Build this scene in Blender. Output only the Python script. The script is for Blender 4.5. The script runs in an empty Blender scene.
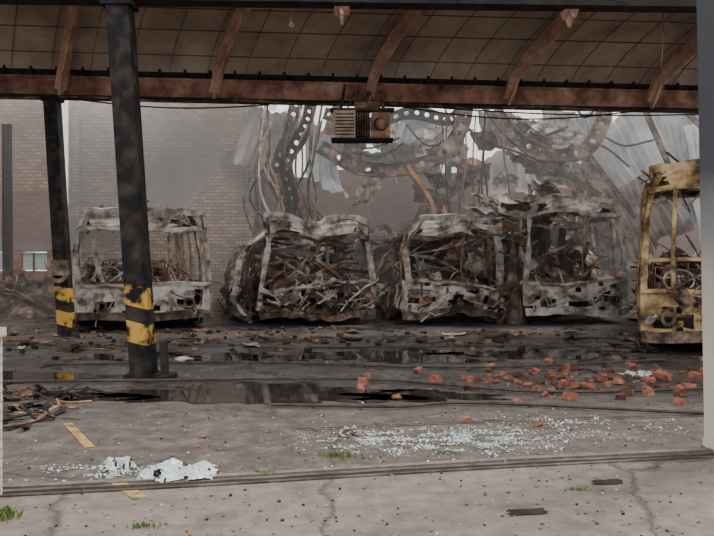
import bpy, math, random
from mathutils import Vector, Matrix, noise
R = random.Random(7)
V = Vector

# ------------------------------------------------------------------ materials
def newmat(name):
    m = bpy.data.materials.new(name); m.use_nodes = True
    nt = m.node_tree
    return m, nt, nt.nodes, nt.links, nt.nodes['Principled BSDF']

def noisemat(name, stops, scale=3.0, rough=0.85, metal=0.0, bump=0.4, bscale=None, detail=8, spec=0.25):
    m, nt, N, L, B = newmat(name)
    tc = N.new('ShaderNodeTexCoord')
    n1 = N.new('ShaderNodeTexNoise'); n1.inputs['Scale'].default_value = scale
    n1.inputs['Detail'].default_value = detail; n1.inputs['Roughness'].default_value = 0.65
    L.new(tc.outputs['Object'], n1.inputs['Vector'])
    r = N.new('ShaderNodeValToRGB')
    els = r.color_ramp.elements
    while len(els) > 1: els.remove(els[-1])
    els[0].position = stops[0][0]; els[0].color = (*stops[0][1], 1)
    for p, c in stops[1:]:
        e = els.new(p); e.color = (*c, 1)
    L.new(n1.outputs['Fac'], r.inputs['Fac'])
    L.new(r.outputs['Color'], B.inputs['Base Color'])
    B.inputs['Roughness'].default_value = rough
    B.inputs['Metallic'].default_value = metal
    B.inputs['Specular IOR Level'].default_value = spec
    n2 = N.new('ShaderNodeTexNoise'); n2.inputs['Scale'].default_value = bscale or scale*5
    n2.inputs['Detail'].default_value = 6
    L.new(tc.outputs['Object'], n2.inputs['Vector'])
    b = N.new('ShaderNodeBump'); b.inputs['Strength'].default_value = bump; b.inputs['Distance'].default_value = 0.03
    L.new(n2.outputs['Fac'], b.inputs['Height']); L.new(b.outputs['Normal'], B.inputs['Normal'])
    return m

CHAR = noisemat('charred_steel', [(0.3,(0.012,0.010,0.008)),(0.46,(0.045,0.034,0.028)),(0.57,(0.15,0.098,0.07)),(0.72,(0.32,0.27,0.23))], 3.5)
RUST = noisemat('burnt_rust', [(0.3,(0.03,0.019,0.013)),(0.46,(0.15,0.08,0.048)),(0.6,(0.34,0.20,0.125)),(0.75,(0.46,0.37,0.29))], 4)
ASH = noisemat('ash_grey', [(0.32,(0.035,0.03,0.026)),(0.45,(0.22,0.19,0.165)),(0.56,(0.43,0.395,0.355)),(0.72,(0.6,0.57,0.53))], 4)
PALE = noisemat('bleached_panel', [(0.34,(0.035,0.029,0.024)),(0.44,(0.21,0.18,0.155)),(0.53,(0.48,0.45,0.41)),(0.72,(0.68,0.655,0.62))], 2.8)
DARK = noisemat('soot', [(0.35,(0.006,0.005,0.005)),(0.65,(0.03,0.025,0.021))], 4)  # soot; also colours the shade sheets in the buses and the beam recess
OCHRE = noisemat('scorched_ochre_paint', [(0.36,(0.035,0.024,0.015)),(0.46,(0.18,0.115,0.055)),(0.57,(0.40,0.285,0.145)),(0.75,(0.58,0.48,0.32))], 3)
ORANGE = noisemat('orange_debris', [(0.3,(0.10,0.048,0.026)),(0.6,(0.38,0.20,0.115)),(0.8,(0.50,0.35,0.25))], 4)
BUSM = [CHAR, RUST, ASH, PALE, DARK, OCHRE, ORANGE]

# ------------------------------------------------------------------ mesh builder
class MB:
    def __init__(s): s.v=[]; s.f=[]; s.m=[]
    def add(s, vs, fs, m):
        o=len(s.v); s.v += [V(a) for a in vs]
        for f in fs: s.f.append([i+o for i in f]); s.m.append(m)
    def box(s, c, d, m=0, rot=None):
        x,y,z=[a/2 for a in d]
        vs=[V((i*x,j*y,k*z)) for i in(-1,1) for j in(-1,1) for k in(-1,1)]
        if rot is not None: vs=[rot@a for a in vs]
        s.add([a+V(c) for a in vs],[(0,1,3,2),(4,6,7,5),(0,4,5,1),(2,3,7,6),(0,2,6,4),(1,5,7,3)],m)
    def beam(s,p,q,w,h,m=0,up=(0,0,1)):
        p=V(p);q=V(q);d=(q-p)
        if d.length<1e-5: return
        d.normalize(); u=V(up)
        if abs(d.dot(u))>0.98: u=V((0,1,0))
        a=d.cross(u).normalized(); b=a.cross(d)
        vs=[e+a*i*w/2+b*j*h/2 for e in(p,q) for i,j in((-1,-1),(1,-1),(1,1),(-1,1))]
        s.add(vs,[(3,2,1,0),(4,5,6,7),(0,1,5,4),(1,2,6,5),(2,3,7,6),(3,0,4,7)],m)
    def sweep(s,pts,w,h,m=0,up=(0,0,1)):
        pts=[V(p) for p in pts]; vs=[]
        for i,p in enumerate(pts):
            d=(pts[min(i+1,len(pts)-1)]-pts[max(i-1,0)]).normalized(); u=V(up)
            if abs(d.dot(u))>0.99: u=V((0,1,0.01))
            a=d.cross(u).normalized(); b=a.cross(d)
            vs+=[p+a*i2*w/2+b*j*h/2 for i2,j in((-1,-1),(1,-1),(1,1),(-1,1))]
        fs=[(3,2,1,0)]; n=len(pts)
        for i in range(n-1):
            o=i*4
            fs+=[(o+k,o+(k+1)%4,o+4+(k+1)%4,o+4+k) for k in range(4)]
        o=(n-1)*4; fs.append((o,o+1,o+2,o+3)); s.add(vs,fs,m)
    def tube(s,pts,r,m=0,n=6):
        pts=[V(p) for p in pts]; vs=[]
        for i,p in enumerate(pts):
            d=(pts[min(i+1,len(pts)-1)]-pts[max(i-1,0)])
            if d.length<1e-6: d=V((0,0,1))
            d.normalize(); u=V((0,0,1)) if abs(d.z)<0.95 else V((0,1,0))
            a=d.cross(u).normalized(); b=a.cross(d)
            vs+=[p+(a*math.cos(t*2*math.pi/n)+b*math.sin(t*2*math.pi/n))*r for t in range(n)]
        fs=[]
        for i in range(len(pts)-1):
            o=i*n; fs+=[(o+k,o+(k+1)%n,o+n+(k+1)%n,o+n+k) for k in range(n)]
        fs.append(list(range(n))[::-1]); fs.append([(len(pts)-1)*n+k for k in range(n)])
        s.add(vs,fs,m)
    def grid(s,fn,nu,nv,m=0,skip=None):
        vs=[fn(i/nu,j/nv) for j in range(nv+1) for i in range(nu+1)]
        fs=[]
        for j in range(nv):
            for i in range(nu):
                if skip and skip(i,j): continue
                o=j*(nu+1)+i; fs.append((o,o+1,o+nu+2,o+nu+1))
        s.add(vs,fs,m)
    def crumple(s,c,u,v,jit,m=0,n=4,rr=R):
        c=V(c);u=V(u);v=V(v)
        nn=u.cross(v).normalized()
        s.grid(lambda a,b:c+u*(a-.5)+v*(b-.5)+nn*rr.uniform(-jit,jit)+(u+v)*rr.uniform(-.06,.06),n,n,m)
    def ring(s,c,R0,R1,w,m=0,n=20,axis='x'):
        vs=[]
        for k in range(n):
            t=2*math.pi*k/n
            for r,o in((R0,-w/2),(R1,-w/2),(R1,w/2),(R0,w/2)):
                a,b=r*math.cos(t),r*math.sin(t)
                vs.append(V(c)+(V((o,a,b)) if axis=='x' else V((a,o,b))))
        fs=[]
        for k in range(n):
            o=k*4;q=((k+1)%n)*4
            fs+=[(o+j,o+(j+1)%4,q+(j+1)%4,q+j) for j in range(4)]
        s.add(vs,fs,m)
    def tangle(s,lo,hi,nb,ns,mats,rr=R,L=(.3,1.2),r=(.008,.025),sh=(.15,.55)):
        for _ in range(nb):
            c=V([rr.uniform(a,b) for a,b in zip(lo,hi)])
            d=V((rr.gauss(0,1),rr.gauss(0,.7),rr.gauss(0,.8))).normalized()*rr.uniform(*L)/2
            k=V((rr.uniform(-.12,.12),rr.uniform(-.12,.12),rr.uniform(-.12,.12)))
            pts=[c-d,c+k,c+d+k*.3]
            for p in pts: p.z=max(p.z,.02)
            if rr.random()<.5: s.tube(pts,rr.uniform(*r),rr.choice(mats),5)
            else: s.sweep(pts,rr.uniform(.02,.07),rr.uniform(.008,.03),rr.choice(mats))
        for _ in range(ns):
            c=V([rr.uniform(a,b) for a,b in zip(lo,hi)])
            a=V((rr.gauss(0,1),rr.gauss(0,1),rr.gauss(0,.6))).normalized()
            b=a.cross(V((rr.gauss(0,1),rr.gauss(0,1),rr.gauss(0,1)))).normalized()
            l1=rr.uniform(*sh); l2=rr.uniform(*sh)*.7
            c.z=max(c.z,.3*max(l1,l2)+.05)
            s.crumple(c,a*l1,b*l2,.07*l1+.01,rr.choice(mats),3,rr)
    def warp(s,fn): s.v=[fn(a) for a in s.v]
    def obj(s,name,mats,loc=(0,0,0),yaw=0,parent=None,smooth=False):
        me=bpy.data.meshes.new(name); me.from_pydata([tuple(a) for a in s.v],[],s.f)
        for m in mats: me.materials.append(m)
        me.polygons.foreach_set('material_index',s.m)
        if smooth: me.polygons.foreach_set('use_smooth',[True]*len(s.f))
        me.update()
        o=bpy.data.objects.new(name,me); bpy.context.collection.objects.link(o)
        o.location=loc; o.rotation_euler=(0,0,yaw)
        if parent: o.parent=parent
        return o

def spline(P,n):
    P=[V(p) for p in P];P=[P[0]*2-P[1]]+P+[P[-1]*2-P[-2]];out=[]
    for i in range(1,len(P)-2):
        for k in range(n):
            t=k/n;a,b,c,d=P[i-1],P[i],P[i+1],P[i+2]
            out.append(.5*((2*b)+(c-a)*t+(2*a-5*b+4*c-d)*t*t+(3*b-a-3*c+d)*t**3))
    out.append(P[-2]);return out

# ------------------------------------------------------------------ ground
def ground():
    m,nt,N,L,B=newmat('yard_concrete')
    tc=N.new('ShaderNodeTexCoord'); sep=N.new('ShaderNodeSeparateXYZ'); L.new(tc.outputs['Object'],sep.inputs[0])
    def noi(sc,det=8,ro=.6):
        n=N.new('ShaderNodeTexNoise'); n.inputs['Scale'].default_value=sc; n.inputs['Detail'].default_value=det; n.inputs['Roughness'].default_value=ro
        L.new(tc.outputs['Object'],n.inputs['Vector']); return n
    def math_(op,a,b=None):
        n=N.new('ShaderNodeMath'); n.operation=op
        for i,x in enumerate((a,b)):
            if x is None: continue
            if isinstance(x,(int,float)): n.inputs[i].default_value=x
            else: L.new(x,n.inputs[i])
        return n.outputs[0]
    def ramp(src,stops):
        r=N.new('ShaderNodeValToRGB'); els=r.color_ramp.elements
        els[0].position=stops[0][0]; els[0].color=(*stops[0][1],1); els[1].position=stops[-1][0]; els[1].color=(*stops[-1][1],1)
        for p,c in stops[1:-1]:
            e=els.new(p); e.color=(*c,1)
        L.new(src,r.inputs[0]); return r.outputs[0]
    def mix(f,a,b,t='MIX'):
        n=N.new('ShaderNodeMix'); n.data_type='RGBA'; n.blend_type=t
        if isinstance(f,float): n.inputs[0].default_value=f
        else: L.new(f,n.inputs[0])
        for k,x in((6,a),(7,b)):
            if isinstance(x,tuple): n.inputs[k].default_value=(*x,1)
            else: L.new(x,n.inputs[k])
        return n.outputs[2]
    n1=noi(.55); n2=noi(6,10,.7); n3=noi(45,4)
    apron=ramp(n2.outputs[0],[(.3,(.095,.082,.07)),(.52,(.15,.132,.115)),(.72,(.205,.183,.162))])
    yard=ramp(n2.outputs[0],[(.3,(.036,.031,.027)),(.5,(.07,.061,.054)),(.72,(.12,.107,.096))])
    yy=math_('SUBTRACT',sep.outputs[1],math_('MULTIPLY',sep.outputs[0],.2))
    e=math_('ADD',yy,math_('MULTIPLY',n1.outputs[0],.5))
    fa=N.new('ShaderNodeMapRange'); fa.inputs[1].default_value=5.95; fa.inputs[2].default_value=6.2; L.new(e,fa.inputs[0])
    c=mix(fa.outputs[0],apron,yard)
    n5=noi(1.7,10,.7); st=ramp(n5.outputs[0],[(.50,(0,0,0)),(.64,(.45,.45,.45))])
    c=mix(st,c,(.045,.038,.033))
    n6=noi(2.6,10,.7); st2=ramp(n6.outputs[0],[(.52,(0,0,0)),(.66,(.4,.4,.4))])
    c=mix(st2,c,(.20,.185,.168))
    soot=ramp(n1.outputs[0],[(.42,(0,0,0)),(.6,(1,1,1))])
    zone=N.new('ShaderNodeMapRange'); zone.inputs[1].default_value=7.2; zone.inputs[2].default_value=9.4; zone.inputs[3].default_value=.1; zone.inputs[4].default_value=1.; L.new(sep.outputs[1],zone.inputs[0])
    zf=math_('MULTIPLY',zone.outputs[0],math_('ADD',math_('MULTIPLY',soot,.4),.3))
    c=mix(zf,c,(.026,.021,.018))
    n4=noi(1.3); rf=ramp(n4.outputs[0],[(.52,(0,0,0)),(.7,(.5,.5,.5))])
    c=mix(rf,c,(.13,.088,.06))
    sp=ramp(n3.outputs[0],[(.62,(0,0,0)),(.72,(.35,.35,.35))])
    c=mix(sp,c,(.28,.26,.24))
    # hairline cracks
    vo=N.new('ShaderNodeTexVoronoi'); vo.feature='DISTANCE_TO_EDGE'; vo.inputs['Scale'].default_value=.55
    wv=N.new('ShaderNodeMix'); wv.data_type='RGBA'; wv.inputs[0].default_value=.25; L.new(tc.outputs['Object'],wv.inputs[6]); L.new(n5.outputs['Color'],wv.inputs[7]); L.new(wv.outputs[2],vo.inputs['Vector'])
    ck=ramp(vo.outputs['Distance'],[(0,(.7,.7,.7)),(.012,(0,0,0))])
    c=mix(ck,c,(.025,.02,.017))
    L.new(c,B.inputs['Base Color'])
    wet=ramp(noi(.9,5).outputs[0],[(.42,(.8,.8,.8)),(.58,(.2,.2,.2))])
    wr=mix(zone.outputs[0],(.9,.9,.9),wet)
    L.new(wr,B.inputs['Roughness']); B.inputs['Specular IOR Level'].default_value=.3
    b=N.new('ShaderNodeBump'); b.inputs['Strength'].default_value=.45; b.inputs['Distance'].default_value=.015
    L.new(math_('ADD',n2.outputs[0],math_('MULTIPLY',n3.outputs[0],.6)),b.inputs['Height']); L.new(b.outputs[0],B.inputs['Normal'])
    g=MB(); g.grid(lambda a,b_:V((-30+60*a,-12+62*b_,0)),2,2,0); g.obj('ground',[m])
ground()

# ------------------------------------------------------------------ rail track, line, puddles
steel=noisemat('rail_steel',[(.35,(.03,.024,.02)),(.5,(.07,.052,.04)),(.65,(.13,.11,.095))],3,.7)
conc=noisemat('kerb_concrete',[(.3,(.08,.07,.06)),(.7,(.18,.16,.145))],6)
t=MB()
def ry(x): return 5.77+.2*x
for off,w,h,mi in((0,.035,.01,0),(.10,.025,.008,0),(.05,.06,.004,2),(.22,.07,.012,1)):
    t.sweep([(x,ry(x)+off+.02*math.sin(x*1.3),h/2+.001) for x in [i*.4-8 for i in range(41)]],w,h,mi)
for off in(1.62,1.7):
    t.sweep([(x,ry(x)+off-.04*x+.05*math.sin(x),.003) for x in [i*.4-.6 for i in range(20)]],.018,.005,0)
t.obj('rail_track',[steel,conc,DARK])
yel=noisemat('yellow_line_paint',[(.4,(.10,.08,.06)),(.52,(.32,.21,.07)),(.8,(.42,.29,.10))],7,.8)
t=MB()
def strip(pts,w,z,m):
    for (a,b) in zip(pts[:-1],pts[1:]):
        a=V((*a,z));b=V((*b,z));d=(b-a).normalized();n=V((-d.y,d.x,0))*w/2
        t.add([a-n,a+n,b+n,b-n],[(0,1,2,3)],m)
strip([(-2.75,7.6),(-2.22,6.65)],.08,.004,0); strip([(-1.68,5.62),(-1.42,5.25)],.10,.004,0)
t.obj('yellow_floor_line',[yel])

wm,nt,N,L,B=newmat('puddle_water')
B.inputs['Base Color'].default_value=(.02,.018,.016,1);B.inputs['Roughness'].default_value=.04
B.inputs['Specular IOR Level'].default_value=.9
nn=N.new('ShaderNodeTexNoise');nn.inputs['Scale'].default_value=3;bb=N.new('ShaderNodeBump');bb.inputs['Strength'].default_value=.02
L.new(nn.outputs[0],bb.inputs['Height']);L.new(bb.outputs[0],B.inputs['Normal'])
PUD=[(-1.1,9.3,1.7,.6,1.3),(-2.9,9.0,.7,.3,9),(.75,12.7,1.3,.75,4.2),(3.2,12.9,1.5,.6,6.1),(.7,9.1,.9,.35,2.2),(-4.6,10.4,1.3,.45,5),(-1.6,12.4,1.2,.45,7.7),(-3.6,12.6,.9,.4,3.3)]
def puddle(cx,cy,rx,ry_,seed):
    n=90;vs=[V((0,0,0))]
    for k in range(n):
        a=2*math.pi*k/n; r=1+.7*noise.noise(V((math.cos(a)*1.6+seed,math.sin(a)*1.6,seed)))+.4*noise.noise(V((math.cos(a)*5,math.sin(a)*5,seed)))+.15*noise.noise(V((math.cos(a)*14,math.sin(a)*14,seed)))
        vs.append(V((rx*r*math.cos(a),ry_*r*math.sin(a),0)))
    p=MB();p.add(vs,[(0,1+k,1+(k+1)%n) for k in range(n)],0);p.obj('puddle',[wm],(cx,cy,.006))
for p in PUD: puddle(*p)
def inpud(x,y): return any(((x-p[0])/p[2])**2+((y-p[1])/p[3])**2<1.1 for p in PUD)
COLS=[(-2.84,10.6,.35),(-5.75,15.85,.35),(3.1,6.5,.4)]
def blocked(x,y): return inpud(x,y) or any((x-c[0])**2+(y-c[1])**2<c[2]**2 for c in COLS)

# ------------------------------------------------------------------ buses
def bus(loc,yaw,w=2.5,h=2.45,l=7.5,seed=1,front=3,body=0,shear=0,sag=.5,roofpile=0,dest=True,inner=1.0,itop=None,droop=0,crush=0,arcs=0,warpa=.09,shade_sheets=0,openf=0,dmats=(0,0,4,4,1,1,2,2,6)):  # dmats: burnt debris, biased dark so the cabin interior reads as shaded
    rr=random.Random(seed); b=MB(); W=w/2; dm=list(dmats)
    sill=.98; ph=h-.42
    fy=lambda x:.28*abs(x/W)**4
    def fs(a,c):
        x=(a-.5)*w; z=.3+c*(sill-.3)
        return V((x+rr.uniform(-.012,.012),fy(x)-.05*math.sin(c*math.pi)+rr.uniform(-.04,.04)-.12*crush*noise.noise(V((a*3,c*2,seed))),z+rr.uniform(-.015,.015)))
    holes={(2,2),(3,2),(2,1),(12,2),(13,2),(13,1),(6,1),(7,1),(8,1),(9,1)}
    for _ in range(6+int(24*crush)+openf): holes.add((rr.randrange(16),rr.randrange(0,6)))
    b.grid(fs,16,6,front,lambda i,j:(i,j) in holes)
    for sx in(-1,1):
        b.ring((sx*W*.68,-.03,.56),.07,.12,.06,0,14,'y')
    if not openf: b.box((0,.35,.6),(w*.86,.04,.55),4)
    else:
        for x in [(-W+.12)+(w-.24)*i/6 for i in range(7)]: b.beam((x,fy(x)+.02,.28),(x,fy(x)+.03,sill),.05,.05,body)
        b.beam((-W+.05,.25,.62),(W-.05,.25,.62),.05,.06,body)
        b.sweep([(-W+.02,.3,1.5),(-W*.5,.1,1.52),(W*.5,.1,1.5),(W-.02,.3,1.5)],.05,.06,body)
        b.sweep([(-W*.62,.06,sill),(-W*.62,.1,1.6),(-W*.6,.14,ph)],.06,.06,body)
    b.sweep([(x,fy(x)-.09-.1*rr.random()*crush,.3+.03*math.sin(x*3+seed)-.1*crush*rr.random()) for x in [(-W)+w*i/12 for i in range(13)]],.08,.17,front if rr.random()<.5 else 0)
    b.sweep([(x,fy(x)-.05,sill+.02-.08*crush*rr.random()) for x in [(-W)+w*i/12 for i in range(13)]],.09,.07,body if openf else 2)
    b.beam((-W*.7,-.1,sill+.02),(W*.1,-.12,sill-.1),.03,.03,1)
    for sx in(-1,1):
        for dx,dy,th in((0,0,.11),(.0,.45,.07)):
            b.sweep([(sx*(W-.02),.26+dy,sill-.6),(sx*(W-.02),.26+dy,sill),(sx*(W-.04),.28+dy,sill+.7),(sx*(W-.12),.32+dy,ph),(sx*(W-.26),.38+dy,h-.12)],th,th,body if dy else 2 if body==0 else body)
    for z,dy,hh in((ph,.12,.09),(h-.06,.22,.14)):
        b.sweep([(x,fy(x)*.6+dy,z+.05*(1-(x/W)**2)+rr.uniform(-.02,.02)) for x in [(-W+.1)+(w-.2)*i/12 for i in range(13)]],.12,hh,body if (z<h-.1 or openf) else 2)
    for i in range(7):
        x=(-W+.15)+(w-.3)*i/6
        if rr.random()<.85: b.beam((x,.15,ph),(x+rr.uniform(-.05,.05),.24,h-.06),.04,.04,0)
    if dest: b.crumple((rr.uniform(-.3,.3),.14,(ph+h)/2),(w*.6,0,0),(0,.05,.26),.02,5 if openf else 2,6,rr)
    b.sweep([(.05,.02,sill),(.08,.05,sill+.5),(rr.uniform(-.1,.2),.15,ph)],.035,.035,1)
    nb=int(l/.95)
    for sx in(-1,1):
        for i in range(nb+1):
            y=.75+(l-.8)*i/nb; lean=rr.uniform(-.1,.1); s_=sag*math.sin(min(1,i/nb*1.4)*math.pi)*rr.uniform(.3,1)
            b.sweep([(sx*W,y,.35),(sx*W,y,sill),(sx*(W-.03-s_*.12),y+lean,sill+.65),(sx*(W-.1-s_*.3),y+lean*1.5,h-.3-s_*.35)],.08,.06,body if rr.random()<.6 else 1)
        for z,wd in((.35,.08),(sill,.08),(h-.32,.09)):
            b.sweep([(sx*(W-(.1 if z>1.5 else 0)),.4+(l-.4)*i/14,z-(sag*.3*math.sin(i/14*math.pi) if z>1.5 else 0)+rr.uniform(-.02,.02)) for i in range(15)],.05,wd,body)
        b.grid(lambda a,c:V((sx*(W+.01)+rr.uniform(-.03,.03),.45+a*(l-.5),.36+c*(sill-.38))),24,3,front if rr.random()<.7 else 0,
               lambda i,j:(i in(3,4,5) and j<2) or (i in(17,18,19) and j<2) or rr.random()<(.45 if openf else .12))
        for y in(1.75,l*.73):
            b.ring((sx*(W-.15),y,.42),.16,.40,.22,4,20); b.ring((sx*(W-.06),y,.42),.05,.2,.06,2,14)
            b.ring((sx*(W+.0),y,.45),.47,.53,.06,0,20)
    for i in range(nb+1):
        y=.6+(l-.6)*i/nb; s_=sag*rr.uniform(.1,.9)*(1 if i>0 else .2)
        b.sweep([((-W+.12)+(w-.24)*k/8,y+rr.uniform(-.03,.03),h-.3+.26*math.sin(k/8*math.pi)**.6-s_*math.sin(k/8*math.pi)) for k in range(9)],.05,.05,body)
    b.grid(lambda a,c:V(((a-.5)*(w-.3)+rr.uniform(-.04,.04),.35+c*l*.9,h-.25+.22*math.sin(a*math.pi)-sag*(.2+.8*c)*math.sin(a*math.pi)*(.6+.8*noise.noise(V((a*3,c*6,seed))))+rr.uniform(-.04,.04))),10,22,0,
           lambda i,j:noise.noise(V((i*.35,j*.35,seed*3.1)))>(.22 if crush else .1))
    for k in range(shade_sheets):  # added dark sheets that stand in for shade inside the cabin
        y0=1.1+k*1.5; sw=rr.uniform(.8,1)
        b.grid(lambda a,c:V(((a-.5)*w*.86*sw,y0+c*.9+.25*noise.noise(V((a*4,c*3,seed+k))),.5+c*(h-1.0)+.2*noise.noise(V((a*3,c,seed+k*2.)))+rr.uniform(-.03,.03))),9,6,4 if k%2==0 else 0,lambda i,j:noise.noise(V((i*.5,j*.5,seed+k*1.7)))>.3)
    b.box((0,l/2,.34),(w*.92,l*.95,.06),4)
    for sx in(-1,1): b.beam((sx*.45,.2,.25),(sx*.45,l-.2,.25),.09,.16,4)
    b.sweep([(-W*.85,.5,sill-.02),(-.2,.45,sill+.05),(W*.8,.5,sill-.08)],.28,.14,0)
    n=14
    b.tube([(-W*.5+.22*math.cos(k*2*math.pi/n),.65+.12*math.sin(k*2*math.pi/n),sill+.22+.18*math.sin(k*2*math.pi/n)) for k in range(n+1)],.015,2)
    y=1.5
    while y<l-.8:
        for sx in(-.82,-.4,.4,.82):
            x=sx*W*.82; hh=.95+rr.uniform(-.2,.15)
            b.tube([(x-.18,y,.4),(x-.18,y+.04,.8),(x-.18,y+.2,.4+hh),(x+.18,y+.2+rr.uniform(-.1,.1),.4+hh),(x+.18,y+.04,.8),(x+.18,y,.4)],.016,rr.choice([0,1]),5)
            b.beam((x-.2,y-.2,.8),(x+.2,y-.2,.8),.03,.03,1)
        y+=.85
    it=itop or h-.7
    b.tangle((-W*.85,.5,.45),(W*.85,min(l-.5,3.6),it),int(45*inner),int(50*inner),dm,rr,sh=(.2,.7))
    for _ in range(int(18*inner)):
        c=V((rr.uniform(-W*.8,W*.8),rr.uniform(.4,3),rr.uniform(.6,it)));d=V((rr.gauss(0,1),rr.gauss(0,.5),rr.gauss(0,.5))).normalized()*rr.uniform(.4,.9)
        a_,b_=c-d,c+d
        for q in(a_,b_): q.z=min(max(q.z,.35),h-.2); q.x=min(max(q.x,-W),W)
        b.sweep([a_,c+V((0,0,rr.uniform(-.15,.05))),b_],rr.uniform(.04,.12),rr.uniform(.03,.06),rr.choice([0,1,2,2]))
    b.tangle((-W*.85,4.0,.4),(W*.85,l-.5,min(it,h-1.0)),40,20,[0,1,4],rr)
    b.tangle((-W*.9,-.15,.3),(W*.9,.1,sill+.15),int(12+30*crush),int(3+16*crush),[0,1,2,2],rr,(.2,.9),(.006,.018),(.12,.4))
    b.tangle((-W*.8,.3,h-.2),(W*.8,l*.6,h-.02),20,26 if not openf else 6,[0,2,2,1],rr,(.3,1.2),(.01,.02),(.2,.6))
    for i in range(arcs):
        y=.5+i*.42; k=rr.uniform(.8,1.1)
        b.sweep(spline([(-W-.15,y,.05),(-W-.55*k,y+.1,.7),(-W-.5*k,y+.25,1.4),(-W-.05,y+.35,h-.35),(-W+.6,y+.4,h-.1)],4),.09,.06,rr.choice([0,2,2]),(0,1,0))
    if arcs:
        b.sweep([(-W-.55,.5,.9),(-W-.6,2.5,.8),(-W-.5,.5+arcs*.42,.95)],.05,.08,2); b.sweep([(-W-.3,.5,1.75),(-W-.35,2.5,1.65),(-W-.3,.5+arcs*.42,1.7)],.05,.07,0)
        b.grid(lambda a,c:V((-W-.5+.1*c+.1*noise.noise(V((a*5,c*3,2))),.45+a*arcs*.42,.08+c*.8)),14,4,0,lambda i,j:noise.noise(V((i*.5,j*.6,4.4)))>.2)
        b.tangle((-W-.6,.4,.1),(-W,3,1.1),24,18,[0,1,4],rr)
    if roofpile:
        for _ in range(roofpile):
            c=V((rr.uniform(-W*1.3,W*.1),rr.uniform(.1,2.5),h-.1+rr.uniform(-.2,.35)))
            b.crumple(c,V((rr.uniform(.4,1.0),rr.uniform(-.3,.3),rr.uniform(-.5,.4))),V((rr.uniform(-.3,.3),.5,rr.uniform(-.3,.5))),.08,rr.choice([2,3,0,1]),4,rr)
    def wf(p):
        n=noise.noise_vector(p*.9+V((seed*7,0,0)))*warpa*min(1,p.z/.6)
        n2=noise.noise_vector(p*2.7+V((seed*3,9,0)))*warpa*.35*min(1,p.z/.6)
        k=min(1,max(0,p.z/h))
        z=p.z*(1-droop*(p.x/W+1)/2*k)*(1-crush*.22*k*min(1,max(0,(p.y-.5)/2)))
        x=p.x+shear*p.z*(1 if p.x<0 else .5)
        return V((x,p.y,z))+V((n.x*1.3,n.y,n.z))+n2
    b.warp(wf)
    for p in b.v: p.z=max(p.z,.01)
    return b.obj('burned_bus',BUSM,loc,yaw)
YA=math.radians(15)
bus((-4.5,16.95,0),math.radians(19),2.8,2.55,8.0,11,3,2,sag=.15,inner=.7,itop=1.35)
bus((-.85,18.2,0),YA,2.65,2.52,7.4,22,0,0,shear=.03,sag=.75,inner=1.5,droop=.07,crush=1,arcs=7,warpa=.24,shade_sheets=3)
bus((2.25,18.4,0),YA,2.4,2.52,7.4,33,3,0,shear=.13,sag=.8,droop=.08,crush=.7,warpa=.2,shade_sheets=3,inner=1.2)
bus((5.2,18.6,0),math.radians(10),2.5,2.95,7.2,47,3,2,sag=.35,roofpile=26,inner=1.2,itop=1.8,crush=.4,warpa=.13,shade_sheets=1)
bus((5.78,12.5,0),math.radians(-19),2.5,3.08,8,58,5,5,sag=.03,inner=.35,itop=1.3,warpa=.06,openf=34,dmats=(5,5,1,4,0))

# ------------------------------------------------------------------ roof structure
def rear(x): return 16.8+.113*x
def front(x): return 10.7+.04*(x+2.8)
roofm=noisemat('fibre_cement_sooty',[(.3,(.20,.15,.115)),(.5,(.37,.295,.235)),(.7,(.50,.42,.345))],.8,.9,bscale=20,bump=.15)
ribm=noisemat('rib_concrete',[(.3,(.24,.135,.095)),(.5,(.46,.28,.205)),(.7,(.60,.44,.36))],2.5,.85)
beamm=noisemat('beam_rust_concrete',[(.3,(.05,.026,.02)),(.46,(.20,.10,.07)),(.6,(.40,.23,.165)),(.75,(.56,.44,.37))],1.6,.85)
seamm=noisemat('panel_joint_dark',[(.35,(.07,.055,.045)),(.65,(.2,.165,.14))],4)
def vault(name,r0,f0,skew,z0,hh,ribs,x0=-13,x1=13):
    g=MB()
    def pt(X,s,dz=0):
        return V((X+skew*s,r0(X)*(1-s)+f0(X+skew)*s,z0+hh*max(0,math.sin(math.pi*s))**.75+dz))
    nx=34
    g.grid(lambda a,c:pt(x0+(x1-x0)*a,c),nx,20,0)
    for k in range(1,20,2):
        g.sweep([pt(x0+(x1-x0)*i/20,k/20,-.01) for i in range(21)],.02,.015,2)
    for i in range(nx+1):
        X=x0+(x1-x0)*i/nx
        g.sweep([pt(X,s/20,-.005) for s in range(21)],.018,.01,2,(1,0,0))
    g.obj(name,[roofm,ribm,seamm])
    for X in ribs:
        r=MB(); pts=[pt(X,0,-.42)+V((0,-.1,0))]+[pt(X,s/24,-.15-.1*(1-min(1,s/24*3))) for s in range(1,24)]+[pt(X,1,-.4)]
        r.sweep(pts,.18,.20,0,(1,0,0)); r.sweep([p+V((0,-.02,-.11)) for p in pts],.23,.035,0,(1,0,0))
        r.obj('roof_rib',[ribm])
vault('ceiling',lambda x:rear(x)-.1,lambda x:front(x)+.1,2.7,5.32,1.15,[-12.1,-9.0,-5.9,-2.9,.25,3.2,6.35,9.5])
g=MB()
def along(fn,zc,w,h,m,dy=0,x0=-13,x1=13):
    g.beam((x0,fn(x0)+dy,zc),(x1,fn(x1)+dy,zc),w,h,m)
along(rear,4.98,.26,.38,0); along(rear,5.3,.12,.3,1); along(rear,5.47,.36,.07,0); along(rear,4.775,.36,.05,1)  # upper web recess in the dark material, its shadow put into the colour
along(rear,5.16,.34,.05,0)
for i in range(52):
    x=-13+i*.5; g.box((x,rear(x)-.08,5.3),(.05,.14,.3),1)
g.tube([(x,rear(x)-.25,4.72+.03*math.sin(x*2)) for x in [-13+i*.5 for i in range(53)]],.025,2)
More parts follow.
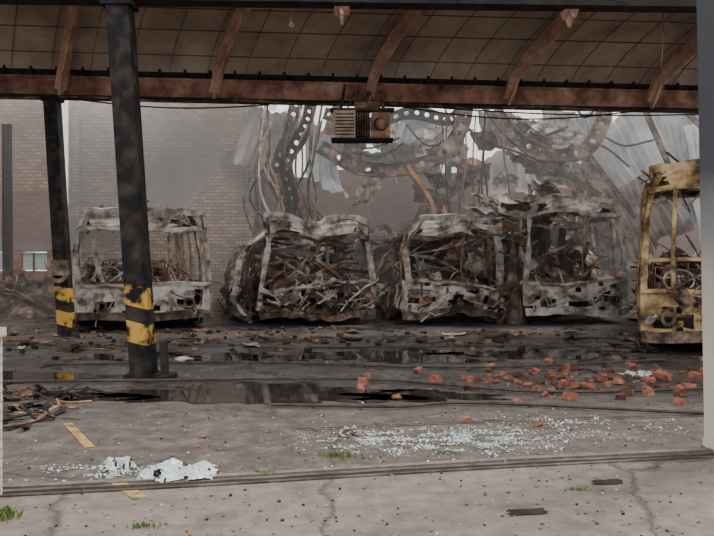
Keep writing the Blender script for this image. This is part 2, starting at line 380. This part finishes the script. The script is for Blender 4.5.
g.obj('roof_beam',[beamm,DARK,CHAR])
g=MB(); along(front,5.22,.1,.42,1); along(front,5.0,.3,.06,1); along(front,5.42,.3,.06,1); g.obj('roof_beam',[beamm,DARK])

def hazard(name,z0,z1):
    m,nt,N,L,B=newmat(name)
    tc=N.new('ShaderNodeTexCoord');sp=N.new('ShaderNodeSeparateXYZ');L.new(tc.outputs['Object'],sp.inputs[0])
    def M(op,a,b=None):
        n=N.new('ShaderNodeMath');n.operation=op
        for i,x in enumerate((a,b)):
            if x is None: continue
            if isinstance(x,(int,float)): n.inputs[i].default_value=x
            else: L.new(x,n.inputs[i])
        return n.outputs[0]
    st=M('GREATER_THAN',M('FRACT',M('MULTIPLY',M('ADD',sp.outputs[2],M('MULTIPLY',sp.outputs[0],.25)),2.1)),.42)
    rg=M('MULTIPLY',M('GREATER_THAN',sp.outputs[2],z0),M('LESS_THAN',sp.outputs[2],z1))
    n=N.new('ShaderNodeTexNoise');n.inputs['Scale'].default_value=5;n.inputs['Detail'].default_value=8;L.new(tc.outputs['Object'],n.inputs['Vector'])
    keep=N.new('ShaderNodeMapRange');keep.inputs[1].default_value=.40;keep.inputs[2].default_value=.54;L.new(n.outputs[0],keep.inputs[0])
    f=M('MULTIPLY',M('MULTIPLY',st,rg),keep.outputs[0])
    r=N.new('ShaderNodeValToRGB');r.color_ramp.elements[0].position=.45;r.color_ramp.elements[0].color=(.005,.005,.006,1);r.color_ramp.elements[1].position=.75;r.color_ramp.elements[1].color=(.05,.035,.028,1)
    L.new(n.outputs[0],r.inputs[0])
    mx=N.new('ShaderNodeMix');mx.data_type='RGBA';L.new(f,mx.inputs[0]);L.new(r.outputs[0],mx.inputs[6]);mx.inputs[7].default_value=(.46,.27,.055,1)
    L.new(mx.outputs[2],B.inputs['Base Color']);B.inputs['Roughness'].default_value=.7;B.inputs['Specular IOR Level'].default_value=.2
    return m
def column(bot,top,w,mat,name='steel_column'):
    c=MB();bot=V(bot);top=V(top)
    fl=.03
    for s_ in(-1,1):
        c.beam(bot+V((0,s_*w*.5,0)),top+V((0,s_*w*.5,0)),w,fl,0,(0,1,0))
        c.beam(bot+V((s_*(w*.5-.015),0,0)),top+V((s_*(w*.5-.015),0,0)),.03,w,0,(0,1,0))
    c.box(bot+V((0,0,.02)),(w*1.5,w*1.5,.04),0)
    c.box(top-V((0,0,.05)),(w*1.4,w*1.4,.06),0)
    for _ in range(7):
        k=R.random(); p=bot.lerp(top,k)
        c.tube([p+V((w*.5,-w*.55,0)),p+V((w*.6,-w*.6,-.15)),p+V((w*.45,-w*.6,-.4))],.012,0,5)
    return c.obj(name,[mat])
column((-2.82,10.6,0),(-3.15,10.62,4.96),.29,hazard('hazard_paint_a',.42,1.28))
column((-5.75,15.85,0),(-6.08,15.95,4.74),.26,hazard('hazard_paint_b',.02,.98))
g=MB(); g.ring((-5.83,15.64,1.25),.12,.2,.12,0,12,'y'); g.box((-5.8,15.62,1.35),(.34,.12,.3),0); g.obj('junction_box',[CHAR])
column((9.6,17.9,0),(9.6,17.9,4.74),.26,CHAR); column((-12.2,15.4,0),(-12.2,15.4,4.74),.26,CHAR)
g=MB(); g.tube([(-2.50,10.42,0),(-2.52,10.42,.48)],.055,0,14); g.box((-2.48,10.4,.03),(.24,.24,.06),0); g.obj('guard_post',[DARK])

pm,nt,N,L,B=newmat('pillar_paint')
tc=N.new('ShaderNodeTexCoord');sp=N.new('ShaderNodeSeparateXYZ');L.new(tc.outputs['Object'],sp.inputs[0])
n=N.new('ShaderNodeTexNoise');n.inputs['Scale'].default_value=3;n.inputs['Detail'].default_value=8;L.new(tc.outputs['Object'],n.inputs['Vector'])
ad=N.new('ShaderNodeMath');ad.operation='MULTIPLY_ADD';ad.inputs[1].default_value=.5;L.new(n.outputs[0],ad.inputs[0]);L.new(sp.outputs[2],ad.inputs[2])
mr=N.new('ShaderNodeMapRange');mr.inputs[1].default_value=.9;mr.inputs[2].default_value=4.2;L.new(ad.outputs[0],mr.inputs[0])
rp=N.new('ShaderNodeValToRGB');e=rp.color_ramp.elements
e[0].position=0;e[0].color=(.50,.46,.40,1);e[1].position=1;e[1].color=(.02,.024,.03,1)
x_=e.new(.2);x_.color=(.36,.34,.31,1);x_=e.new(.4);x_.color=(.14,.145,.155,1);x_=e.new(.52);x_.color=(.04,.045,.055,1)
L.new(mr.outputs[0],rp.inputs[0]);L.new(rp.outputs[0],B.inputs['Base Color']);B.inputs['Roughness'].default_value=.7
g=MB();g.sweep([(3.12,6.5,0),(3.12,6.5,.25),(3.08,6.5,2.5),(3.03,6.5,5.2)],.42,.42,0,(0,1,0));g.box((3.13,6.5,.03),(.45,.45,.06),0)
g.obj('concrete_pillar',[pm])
def brickmat(name,c1,c2,mo,sc,bw=.5,rh=.25,stain=.35,staincol=(.05,.04,.035)):
    m,nt,N,L,B=newmat(name)
    tc=N.new('ShaderNodeTexCoord');sp=N.new('ShaderNodeSeparateXYZ');L.new(tc.outputs['Object'],sp.inputs[0])
    cb=N.new('ShaderNodeCombineXYZ');ad=N.new('ShaderNodeMath');ad.operation='ADD';L.new(sp.outputs[0],ad.inputs[0]);L.new(sp.outputs[1],ad.inputs[1])
    L.new(ad.outputs[0],cb.inputs[0]);L.new(sp.outputs[2],cb.inputs[1])
    b=N.new('ShaderNodeTexBrick');b.inputs['Scale'].default_value=sc;b.inputs['Color1'].default_value=(*c1,1);b.inputs['Color2'].default_value=(*c2,1);b.inputs['Mortar'].default_value=(*mo,1)
    b.inputs['Mortar Size'].default_value=.03;b.inputs['Brick Width'].default_value=bw;b.inputs['Row Height'].default_value=rh
    L.new(cb.outputs[0],b.inputs['Vector'])
    n=N.new('ShaderNodeTexNoise');n.inputs['Scale'].default_value=.5;n.inputs['Detail'].default_value=7;L.new(tc.outputs['Object'],n.inputs['Vector'])
    r=N.new('ShaderNodeMapRange');r.inputs[1].default_value=.42;r.inputs[2].default_value=.7;r.inputs[4].default_value=stain*1.6;L.new(n.outputs[0],r.inputs[0])
    mx=N.new('ShaderNodeMix');mx.data_type='RGBA';L.new(r.outputs[0],mx.inputs[0]);L.new(b.outputs[0],mx.inputs[6]);mx.inputs[7].default_value=(*staincol,1)
    L.new(mx.outputs[2],B.inputs['Base Color']);B.inputs['Roughness'].default_value=.9;return m
cream=brickmat('cream_tile',(.58,.50,.38),(.5,.44,.35),(.3,.27,.23),4,.5,.25,.1)
g=MB();g.box((-2.86,5.2,.53),(1.0,.25,1.06),0);g.box((-2.86,5.2,1.09),(1.04,.29,.06),0);g.obj('low_tiled_wall',[cream])

# ------------------------------------------------------------------ back of the shed
tan=brickmat('tan_brick_wall',(.50,.345,.24),(.27,.175,.12),(.15,.11,.085),1.9,.5,.22,.4,(.16,.10,.075))
red=brickmat('red_brick_wall',(.36,.165,.11),(.22,.10,.07),(.16,.12,.10),1.9,.5,.22,.45,(.10,.065,.05))
redp=noisemat('red_painted_wall',[(.35,(.22,.08,.05)),(.6,(.42,.17,.11))],1.5)
g=MB();g.box((-6.6,27.2,3.4),(6.2,.35,6.8),0)
for x in(-9.5,-3.65): g.box((x,26.95,3.4),(.35,.3,6.8),0)
g.obj('wall_back',[tan])
g=MB()
x=-3.4
while x<13:
    wd=R.uniform(.4,.9); h=4.6+.9*noise.noise(V((x*.4,3,1)))+R.uniform(-.3,.3)
    g.box((x+wd/2,27.2,h/2),(wd,.34,h),0); x+=wd
g.obj('wall_back_broken',[red])
g=MB()
g.box((-11.3,25.3,.55),(3.6,.3,1.1),2);g.box((-11.3,25.3,2.65),(3.6,.3,1.9),0);g.box((-11.3,25.3,5.1),(3.6,.3,3.0),1)
for x in(-13,-10.7,-9.6): g.box((x,25.3,1.4),(.3,.3,.7),2)
g.obj('wall_left',[red,tan,redp])
gl=noisemat('teal_window_glass',[(.3,(.50,.72,.66)),(.7,(.70,.90,.86))],3,.2)
g=MB();g.box((-11.3,25.3,1.4),(3.2,.03,.55),0);
for x in(-12.7,-12,-11.3,-10.2):g.box((x,25.25,1.4),(.05,.06,.55),1)
g.obj('window_1',[gl,CHAR])
g=MB();g.box((-13.2,20,2.9),(.3,11,5.8),0);g.obj('wall_side_left',[red])
g=MB()
for x,z in((-3.35,4.2),(-3.1,4.2)): g.tube([(x,26.6,0),(x+.02,26.6,z+2)],.08,0,8)
g.obj('drain_pipe',[DARK])
for X,Y,hh in((-9.6,22.0,5.2),(3.45,26.4,5.8),(3.05,26.6,5.9),(-8.75,23.5,4.9)):
    g=MB()
    for s_ in(-1,1): g.beam((X+s_*.09,Y,0),(X+s_*.09-.03,Y,hh),.025,.2,0,(0,1,0))
    g.beam((X,Y,0),(X-.03,Y,hh),.2,.03,0,(0,1,0)); g.obj('steel_post',[DARK])

corm=noisemat('galvanised_sheet',[(.3,(.28,.28,.285)),(.5,(.50,.51,.525)),(.7,(.66,.68,.70))],1.2,.5,.1,bump=.1)
corr_rust=noisemat('galvanised_sheet_scorched',[(.35,(.09,.07,.055)),(.5,(.28,.24,.21)),(.7,(.46,.45,.44))],1.2,.6,.1,bump=.1)
def corr(g,o,u,v,waves,m,amp=.07,bend=.0,seed=0,curl=0):
    o=V(o);u=V(u);v=V(v);n=u.cross(v).normalized();nu=waves*4
    g.grid(lambda a,b:o+u*a+v*b+n*(amp*math.sin(a*waves*2*math.pi)+bend*math.sin(b*math.pi)+curl*b*b+.35*noise.noise(V((a*2.2,b*2.2,seed))))+v*.25*noise.noise(V((a*3,seed,b)))*(b)+V((0,0,.3*noise.noise(V((a*1.7,b*1.7,seed+9))))),nu,12,m)
def sheets(name,lst):
    g=MB()
    for k,(o,u,v,w,m,bd) in enumerate(lst): corr(g,o,u,v,max(4,w//2),m,bend=bd,seed=k*3.3,curl=bd)
    g.obj(name,[corm,corr_rust])
sheets('collapsed_corrugated_roof',[
 ((-6.3,24,6.6),(4.4,0,-.5),(.2,2.5,.35),22,0,.1),
 ((-6.0,23.5,6.2),(3.6,.2,-.1),(.2,1.2,.5),18,0,.1),
 ((-3.2,24.5,6.2),(1.5,.3,-.5),(-.3,-.8,-1.2),12,1,.5),
 ((-.9,24.5,5.9),(2.2,.4,.0),(.4,.9,-1.1),18,0,.25),
 ((-.7,24.0,4.9),(1.7,.2,-.25),(.3,.6,-.9),14,0,.4),
 ((.8,23.8,4.8),(1.9,.2,.15),(-.2,.6,-1.0),14,1,.4),
 ((1.5,24.8,6.0),(2.0,0,-.3),(-.5,.4,-1.1),16,0,.3),
 ((-1.5,23.8,5.6),(1.0,.3,-.6),(.5,-.5,-1.6),10,0,.5),
 ((3.7,24.6,6.1),(2.2,.3,-.5),(.3,.6,-1.0),18,1,.25),
 ((5.6,24.4,6.2),(2.2,.3,-.2),(.7,.4,-1.5),18,0,.25),
 ((4.2,24.0,5.2),(2.4,.2,-.8),(.5,.4,-1.1),16,1,.5),
 ((3.6,23.2,4.4),(1.6,.2,.5),(.2,-.5,-1.1),12,0,.5)])
sheets('leaning_corrugated_wall',[
 ((6.4,22.8,4.9),(1.9,.3,1.2),(1.4,-.2,-2.6),24,0,.15),
 ((8.0,23.2,5.9),(2.4,.2,.2),(1.1,-.4,-3.4),28,0,.1),
 ((6.9,22.6,3.4),(1.7,.2,.6),(.9,-.2,-1.6),18,1,.1),
 ((9.2,22.6,5.3),(2.6,.0,-.2),(.3,-.6,-3.6),28,0,.1)])

def girder(pts,w,mat=0,n=5,depth=(0,1,0)):
    g=MB();S=spline(pts,n);D=V(depth)
    L_=[]
    for i,p in enumerate(S):
        d=(S[min(i+1,len(S)-1)]-S[max(i-1,0)]).normalized();a=d.cross(D).normalized()
        ww=w*(1+.3*noise.noise(p*1.3)); off=V((0,.3*noise.noise(p*.9),0))
        L_.append((p-a*ww/2+off,p+a*ww/2-off))
    for i in range(len(S)-1):
        a0,b0=L_[i];a1,b1=L_[i+1];c=(a0+b0+a1+b1)/4
        out=[a0,(a0+b0)/2,b0,(b0+b1)/2,b1,(a1+b1)/2,a1,(a0+a1)/2]
        inn=[]
        for k,o in enumerate(out):
            dv=o-c; f=.46 if k%2 else .33
            inn.append(c+dv*f)
        for s_ in(-1,1):
            of=D*s_*.02
            g.add([q+of for q in out+inn],[(k,(k+1)%8,8+(k+1)%8,8+k) for k in range(8)],0)
        g.add([q-D*.02 for q in inn]+[q+D*.02 for q in inn],[(k,(k+1)%8,8+(k+1)%8,8+k) for k in range(8)],0)
    for side in(0,1): g.sweep([l[side] for l in L_],.05,.16,0,(0,1,0))
    return g.obj('twisted_roof_girder',[BUSM[mat]])
girder([(2.9,21.5,5.7),(2.8,21.5,5.0),(2.2,21.4,4.25),(1.2,21.3,3.9),(.1,21.3,3.95),(-1.0,21.4,4.5)],.36,0,3)
girder([(3.0,21.9,5.7),(2.5,21.9,5.3),(1.5,21.9,5.5),(.3,22,5.2),(-.9,22,5.5)],.24,4,4)
girder([(6.7,21.5,5.7),(6.5,21.4,5.0),(6.0,21.3,4.35),(5.0,21.3,4.3),(4.2,21.4,4.8),(3.5,21.5,5.7)],.36,0,3)
girder([(-1.2,21.2,5.7),(-1.4,21.2,4.9),(-1.9,21.2,4.0),(-1.7,21.2,3.0),(-2.0,21.2,2.3)],.26,4,4)
girder([(-1.6,21.6,5.8),(-1.9,21.5,4.7),(-2.2,21.5,3.6),(-1.6,21.5,2.4)],.26,0,4)
g=MB()
rr=random.Random(5)
for k in range(15):
    x=rr.uniform(-2.6,-.9);y=rr.uniform(20.8,21.8)
    g.sweep(spline([(x,y,rr.uniform(5,5.8)),(x+rr.uniform(-.4,.1),y,4.2),(x+rr.uniform(-.5,.3),y,3.1),(x+rr.uniform(-.2,.6),y,2.0)],5),.05,rr.uniform(.06,.18),rr.choice([0,0,4,2,1]),(0,1,0))
for k in range(8):
    x=rr.uniform(2.2,4.2);y=rr.uniform(21,22)
    g.sweep(spline([(x,y,rr.uniform(5,5.8)),(x+rr.uniform(-.1,.1),y,4.2),(x+rr.uniform(-.2,.2),y,3.1),(x+rr.uniform(-.2,.2),y,1.5)],5),.03,.08,rr.choice([0,0,4,6]),(0,1,0))
for a,b in(((6.2,22,4.6),(7.6,21.8,2.6)),((7.7,21.5,5.6),(8.6,21.5,3.5)),((1.2,21.5,4.1),(2.2,21.3,2.7)),((8.8,22,5.8),(9.9,22,4.7)),((5.2,21.8,4.1),(6.6,21.6,3.2)),((4.6,21.9,3.9),(6.8,21.9,3.7))):
    g.beam(a,b,.08,.14,0)
for k in range(26):
    c=(rr.uniform(-.8,7.2),rr.uniform(22.0,23.4),rr.uniform(3.2,5.3))
    g.crumple(c,(rr.uniform(.4,1.1),rr.uniform(-.2,.2),rr.uniform(-.5,.5)),(rr.uniform(-.4,.4),.3,-rr.uniform(.3,.9)),.12,rr.choice([2,0,3,1]),5,rr)
for k in range(14):
    x=rr.uniform(-.5,7);z=rr.uniform(4.4,5.8);dx=rr.uniform(.6,1.6)
    g.tube(spline([(x,22.1,z),(x+dx*.4,22.0,z-rr.uniform(.1,.6)),(x+dx,22.1,z-rr.uniform(-.3,.7))],5),.03,4,5)
g.sweep(spline([(1.3,20.6,3.9),(1.5,20.6,3.6),(1.9,20.6,3.0),(2.0,20.6,2.5)],4),.1,.22,6,(0,1,0))
g.obj('hanging_steel_strips',BUSM)

def mound(name,cx,cy,rx,ry_,h,seed,mats,nb,ns):
    g=MB();n=30
    def fn(a,b):
        x=(a-.5)*2;y=(b-.5)*2;k=max(0,1-x*x-y*y)
        z=h*k**.7*(.75+.6*noise.noise(V((x*2.5,y*2.5,seed))))+ (.12*noise.noise(V((x*9,y*9,seed))) if k>0 else 0)
        return V((x*rx,y*ry_,max(z,-.02 if k<=0 else 0.0)))
    g.grid(fn,n,n,0)
    rr=random.Random(seed)
    for _ in range(nb+ns):
        x=rr.uniform(-.85,.85);y=rr.uniform(-.85,.85);k=max(0,1-x*x-y*y)
        z=h*k**.7*(.75+.6*noise.noise(V((x*2.5,y*2.5,seed))))
        c=(x*rx,y*ry_,z+.05); isb=rr.random()<nb/(nb+ns)
        g.tangle(c,(c[0]+.05,c[1]+.05,c[2]+.15),1 if isb else 0,0 if isb else 1,mats,rr,(.5,2.0),(.015,.04),(.3,.9))
    g.obj(name,BUSM,(cx,cy,0))
mound('roof_debris_heap',2.0,25.2,3.2,1.6,3.2,3,[0,1,2,6,6],70,60)
mound('roof_debris_heap',-1.2,25.6,3.0,1.1,3.2,8,[0,1,2,6],60,50)
mound('roof_debris_heap',6.8,25.0,3.2,1.6,3.3,5,[0,1,2,2],60,60)
mound('roof_debris_heap',-9.0,22.0,2.0,1.8,.8,6,[0,1,6],30,30)
mound('roof_debris_heap',3.72,20.0,.42,1.5,2.9,12,[2,0,1],30,50)
mound('roof_debris_heap',7.6,18.6,.9,1.6,1.8,14,[0,1,2],30,40)

# ------------------------------------------------------------------ hanging hoist
g=MB()
hx,hy,hz=.1,15.6,4.12
hm=noisemat('heater_enamel',[(.3,(.20,.14,.09)),(.55,(.50,.40,.28)),(.75,(.65,.56,.44))],4,.6)
g.box((hx-.34,hy,hz),(.42,.45,.52),0);g.box((hx+.36,hy,hz-.02),(.36,.45,.5),1)
g.box((hx,hy+.05,hz-.02),(.3,.4,.5),2)
for k in range(7): g.box((hx-.34,hy-.235,hz-.2+k*.065),(.36,.02,.02),2)
for k in range(5): g.box((hx-.09+k*.05,hy-.18,hz),(.012,.04,.44),1)
g.box((hx,hy,hz+.3),(1.25,.3,.05),3);g.box((hx,hy,hz-.29),(1.2,.5,.04),2)
g.ring((hx+.36,hy-.24,hz),.1,.14,.03,3,16,'y')
for dx in(-.3,-.15,.2,.3): g.tube([(hx+dx,hy,hz+.3),(hx+dx*.5,hy+.3,4.85),(hx+dx*.5,hy+.9,4.9)],.014,3)
g.beam((hx-.42,hy,hz+.3),(hx-.35,hy+.9,5.1),.05,.05,3);g.beam((hx+.42,hy,hz+.3),(hx+.35,hy+.9,5.1),.05,.05,1)
g.box((hx+.1,hy,hz+.38),(.5,.3,.12),1)
g.obj('hanging_hoist_unit',[hm,RUST,DARK,CHAR])
g=MB()
g.tube([(-.9,11.0,5.0),(-.91,11.0,4.85),(-.9,11.0,4.78)],.008,0);g.ring((-.9,11,4.76),.015,.035,.02,0,10,'y')
g.obj('hanging_hook',[RUST])
g=MB();g.tube([(4.6,12.05,5.8),(4.62,12.05,4.9),(4.58,12.05,4.5),(4.62,12.05,4.1)],.01,0);g.obj('hanging_chain',[RUST])
g=MB()
for a,b,s_ in(((0.6,16.55,4.72),(6.2,17.2,4.72),.25),((1.0,16.6,4.7),(8.6,17.45,4.7),.12),((-5.6,15.8,4.68),(-1.8,16.4,4.68),.12)):
    a=V(a);b=V(b);g.tube([a.lerp(b,t/16)-V((0,0,s_*math.sin(t/16*math.pi))) for t in range(17)],.016,0)
g.obj('sagging_cable',[DARK])

# ------------------------------------------------------------------ ground clutter
brk=noisemat('broken_brick',[(.3,(.10,.038,.025)),(.55,(.27,.105,.068)),(.8,(.38,.24,.18))],7,.9)
brkd=noisemat('sooty_brick',[(.3,(.03,.018,.013)),(.7,(.15,.075,.05))],9,.9)
rr=random.Random(21)
def chunk(g,x,y,s,m,z=0,jj=.2):
    d=(s*rr.uniform(.8,1.4),s*rr.uniform(.6,.9),s*rr.uniform(.4,.8))
    rot=Matrix.Rotation(rr.uniform(0,6.3),3,'Z')@Matrix.Rotation(rr.uniform(-.5,.5),3,'X')
    o=len(g.v);g.box((x,y,z+d[2]*.45),d,m,rot)
    for p in g.v[o:]: p+=V((rr.uniform(-jj,jj)*s,rr.uniform(-jj,jj)*s,rr.uniform(-.15,.15)*s))
g=MB()
for _ in range(145):
    x=rr.gauss(3.0,1.15);y=rr.gauss(10.3,.8)
    if y<8 or blocked(x,y): continue
    chunk(g,x,y,rr.uniform(.035,.115),0 if rr.random()<.55 else 1)
for x,y,s_ in((.08,9.9,.12),(1.05,7.65,.09),(.05,9.5,.09),(.45,8.9,.09),(1.7,7.5,.09),(2.75,9.6,.14),(3.3,7.2,.09),(.1,10.4,.11),(-1.35,7.0,.05),(-.6,5.0,.03),(3.7,9.2,.13),(3.9,10.2,.15)):
    chunk(g,x,y,s_,0)
g.obj('brick_rubble',[brk,brkd])
g=MB()
for _ in range(320):
    y=rr.uniform(12,17.3);x=rr.uniform(-.45*y,.45*y)
    if blocked(x,y): continue
    chunk(g,x,y,rr.uniform(.03,.10),rr.choice([0,0,1,4,4]))
for _ in range(1500):
    y=4.2+9*rr.random()**1.5;x=rr.uniform(-.43*y,.43*y)
    if blocked(x,y): continue
    chunk(g,x,y,rr.uniform(.005,.018),rr.choice([0,0,1,2,6,4]))
for _ in range(34):
    y=rr.uniform(10.5,16.5);x=rr.uniform(-.42*y,.42*y);a=rr.uniform(0,6.3);l=rr.uniform(.3,1.3)
    if blocked(x,y): continue
    g.tube(spline([(x,y,.02),(x+l*.4*math.cos(a),y+l*.4*math.sin(a),.04),(x+l*math.cos(a+.3),y+l*math.sin(a+.3),.02)],4),rr.uniform(.006,.018),rr.choice([0,0,1,4]),5)
for _ in range(50):
    y=rr.uniform(12,16.8);x=rr.uniform(-.42*y,.42*y);a=rr.uniform(0,6.3);l=rr.uniform(.12,.5)
    if blocked(x,y): continue
    g.crumple((x,y,.04),(l*math.cos(a),l*math.sin(a),0),(-l*.6*math.sin(a),l*.6*math.cos(a),.02),.03,rr.choice([0,0,1,4,2,2]),3,rr)
g.obj('scattered_debris',BUSM)
g=MB()
g.tangle((-4.6,7.3,.02),(-2.9,9.3,.06),60,36,[0,4,4,1],rr,(.2,.8),(.006,.015),(.1,.3))
for p in g.v: p.z*=.45
g.obj('charred_pile',BUSM)
g=MB(); g.tangle((-.12,7.0,.01),(.08,7.12,.03),3,5,[0,2,1],rr,(.12,.22),(.006,.01),(.1,.16))
for p in g.v: p.z*=.6
g.obj('crushed_can',BUSM)
g=MB()
for P_ in([(-5.5,9.9,.03),(-3,10.0,.03),(0,10.15,.03),(2.2,9.2,.03),(5,9.6,.03)],[(-4.5,11.5,.03),(-1.5,11.7,.03),(1.5,11.2,.03),(4.6,12.0,.03)],[(-.8,13.6,.03),(.8,13.7,.03),(2.5,13.9,.03),(4.9,13.7,.03)],[(-.9,8.4,.03),(.4,8.3,.03),(1.3,8.5,.03),(3.6,7.9,.03)]):
    g.tube(spline(P_,10),.018,0,6)
g.obj('fire_hose',[noisemat('wet_hose',[(.3,(.015,.012,.01)),(.7,(.08,.068,.058))],6,.5)])
gm,nt,N,L,B=newmat('shattered_glass');B.inputs['Base Color'].default_value=(.42,.49,.50,1);B.inputs['Roughness'].default_value=.25
gm2,nt,N,L,B=newmat('laminated_glass_sheet')
n=N.new('ShaderNodeTexVoronoi');n.inputs['Scale'].default_value=38;n.feature='DISTANCE_TO_EDGE'
tc=N.new('ShaderNodeTexCoord');L.new(tc.outputs['Object'],n.inputs['Vector'])
r=N.new('ShaderNodeValToRGB');r.color_ramp.elements[0].color=(.58,.65,.64,1);r.color_ramp.elements[1].position=.12;r.color_ramp.elements[1].color=(.28,.35,.35,1)
L.new(n.outputs['Distance'],r.inputs[0]);L.new(r.outputs[0],B.inputs['Base Color']);B.inputs['Roughness'].default_value=.3
g=MB()
def shard(x,y,s_):
    a=rr.uniform(0,6.3);t_=[rr.uniform(.6,1)*s_ for _ in range(4)]
    g.add([V((x+t_[k]*math.cos(a+k*1.57),y+t_[k]*math.sin(a+k*1.57),.004+rr.uniform(0,.7)*s_)) for k in range(4)],[(0,1,2,3)],0)
def blob(cx,cy,sx,sy,n_,sd):
    k=0
    while k<n_:
        x=rr.gauss(cx,sx);y=rr.gauss(cy,sy)
        if noise.noise(V((x*5,y*7,sd)))<-.05+.3*rr.random()-.1: k+=.15; continue
        shard(x,y,rr.uniform(.004,.015)); k+=1
for i,a_ in enumerate(((.72,6.8,.45,.22,2800),(1.25,7.1,.4,.2,1000),(.2,7.0,.35,.16,600),(1.9,7.6,.35,.2,500),(-1.9,5.85,.3,.12,700),(3.4,10,.9,.5,300),(2.6,7.4,.5,.25,200),(-.6,7.2,1.5,.6,200))): blob(*a_,i*2.1)
g.obj('broken_glass',[gm])
def gsheet(name,cx,cy,lx,ly,a,h,seed):
    g=MB()
    ca,sa=math.cos(a),math.sin(a)
    def fn(u,v):
        x=(u-.5)*lx*(1+.35*noise.noise(V((v*3,0,seed))));y=(v-.5)*ly*(1+.7*noise.noise(V((u*4,5,seed))))
        ed=min(1,6*min(u,1-u,v,1-v))
        z=.012+ed*h*(.5+.9*noise.noise(V((x*7+seed,y*9,seed*.37+.4))))+.012*noise.noise(V((x*30,y*30,seed+.3)))
        return V((cx+x*ca-y*sa,cy+x*sa+y*ca,max(z,.004)))
    g.grid(fn,34,18,0,lambda i,j:noise.noise(V((i*.25,j*.35,seed+.7)))>.38);g.obj(name,[gm2],smooth=False)
gsheet('crumpled_glass_sheet',-1.3,5.85,.56,.4,.03,.065,2)
gsheet('crumpled_glass_sheet',-1.8,6.05,.2,.24,.5,.06,5)
gsheet('crumpled_glass_sheet',3.75,10.6,.45,.4,.1,.07,8)
gr=noisemat('weed_green',[(.3,(.05,.09,.02)),(.7,(.14,.21,.05))],9,.8)
def tuft(x,y,n_,s_,h):
    g=MB()
    for _ in range(n_):
        px=rr.gauss(0,s_);py=rr.gauss(0,s_*.5);a=rr.uniform(0,6.3);hh=rr.uniform(.4,1)*h
        dx,dy=math.cos(a)*hh*.6,math.sin(a)*hh*.6;w=.004
        g.add([V((px-w,py,0)),V((px+w,py,0)),V((px+dx*.4+w,py+dy*.4,hh*.7)),V((px+dx,py+dy,hh))],[(0,1,2,3)],0)
    g.obj('grass_tuft',[gr],(x,y,0))
tuft(-.13,6.35,120,.07,.04);tuft(-.66,5.85,90,.05,.03);tuft(-2.2,4.85,200,.07,.08);tuft(.7,6.45,70,.05,.03);tuft(1.5,5.45,50,.04,.025);tuft(2.7,5.9,60,.06,.03);tuft(-1.25,4.7,50,.04,.03)
g=MB();g.crumple((1.05,4.95,.015),(.24,.04,0),(0,.07,.01),.006,0,4,rr);g.crumple((1.75,5.6,.015),(.22,.03,0),(0,.07,.01),.006,0,4,rr);g.obj('metal_scrap',[DARK])

# ------------------------------------------------------------------ smoke
def smoke(name,d,col):
    m=bpy.data.materials.new(name);m.use_nodes=True;N=m.node_tree.nodes;L=m.node_tree.links;N.clear()
    o=N.new('ShaderNodeOutputMaterial');vs=N.new('ShaderNodeVolumeScatter');vs.inputs['Density'].default_value=d;vs.inputs['Color'].default_value=(*col,1)
    L.new(vs.outputs[0],o.inputs['Volume']);return m
g=MB();g.box((0,24.5,3.7),(26,13,7.3),0);g.obj('smoke_haze',[smoke('smoke_volume_thin',.026,(.95,.95,.96))])
def plume(c,r,d):
    g=MB();nu,nv=24,14
    def fn(a,b):
        t=a*2*math.pi;p=b*math.pi;q=V((math.sin(p)*math.cos(t),math.sin(p)*math.sin(t),math.cos(p)))
        k=1+.25*noise.noise(q*1.6+V(c))
        return V((q.x*r[0]*k,q.y*r[1]*k,q.z*r[2]*k))
    g.grid(fn,nu,nv,0);g.obj('smoke_plume',[smoke('smoke_volume_thick',d,(.96,.96,.98))],c)
plume((-8.6,22.6,4.2),(4.4,2.8,2.6),.15)
plume((-.4,25.2,4.4),(3.8,1.8,2.0),.10)
plume((5.6,25.6,4.6),(3.4,1.4,1.9),.08)

# ------------------------------------------------------------------ light
w=bpy.data.worlds.new('World');bpy.context.scene.world=w;w.use_nodes=True;N=w.node_tree.nodes;L=w.node_tree.links
N['Background'].inputs[0].default_value=(1,.98,.96,1);N['Background'].inputs[1].default_value=2.1
s=bpy.data.lights.new('sun','SUN');s.energy=3.4;s.angle=math.radians(14);s.color=(1,.92,.82)
so=bpy.data.objects.new('sun',s);bpy.context.collection.objects.link(so)
so.rotation_euler=V((-.45,-.35,-1)).to_track_quat('-Z','Y').to_euler()

cam=bpy.data.cameras.new('camera');co=bpy.data.objects.new('camera',cam);bpy.context.collection.objects.link(co)
co.location=(0,0,1.6);co.rotation_euler=(math.radians(90),0,0)
cam.sensor_width=36;cam.lens=36*800/714;cam.shift_y=-13/714;cam.clip_end=200
bpy.context.scene.camera=co
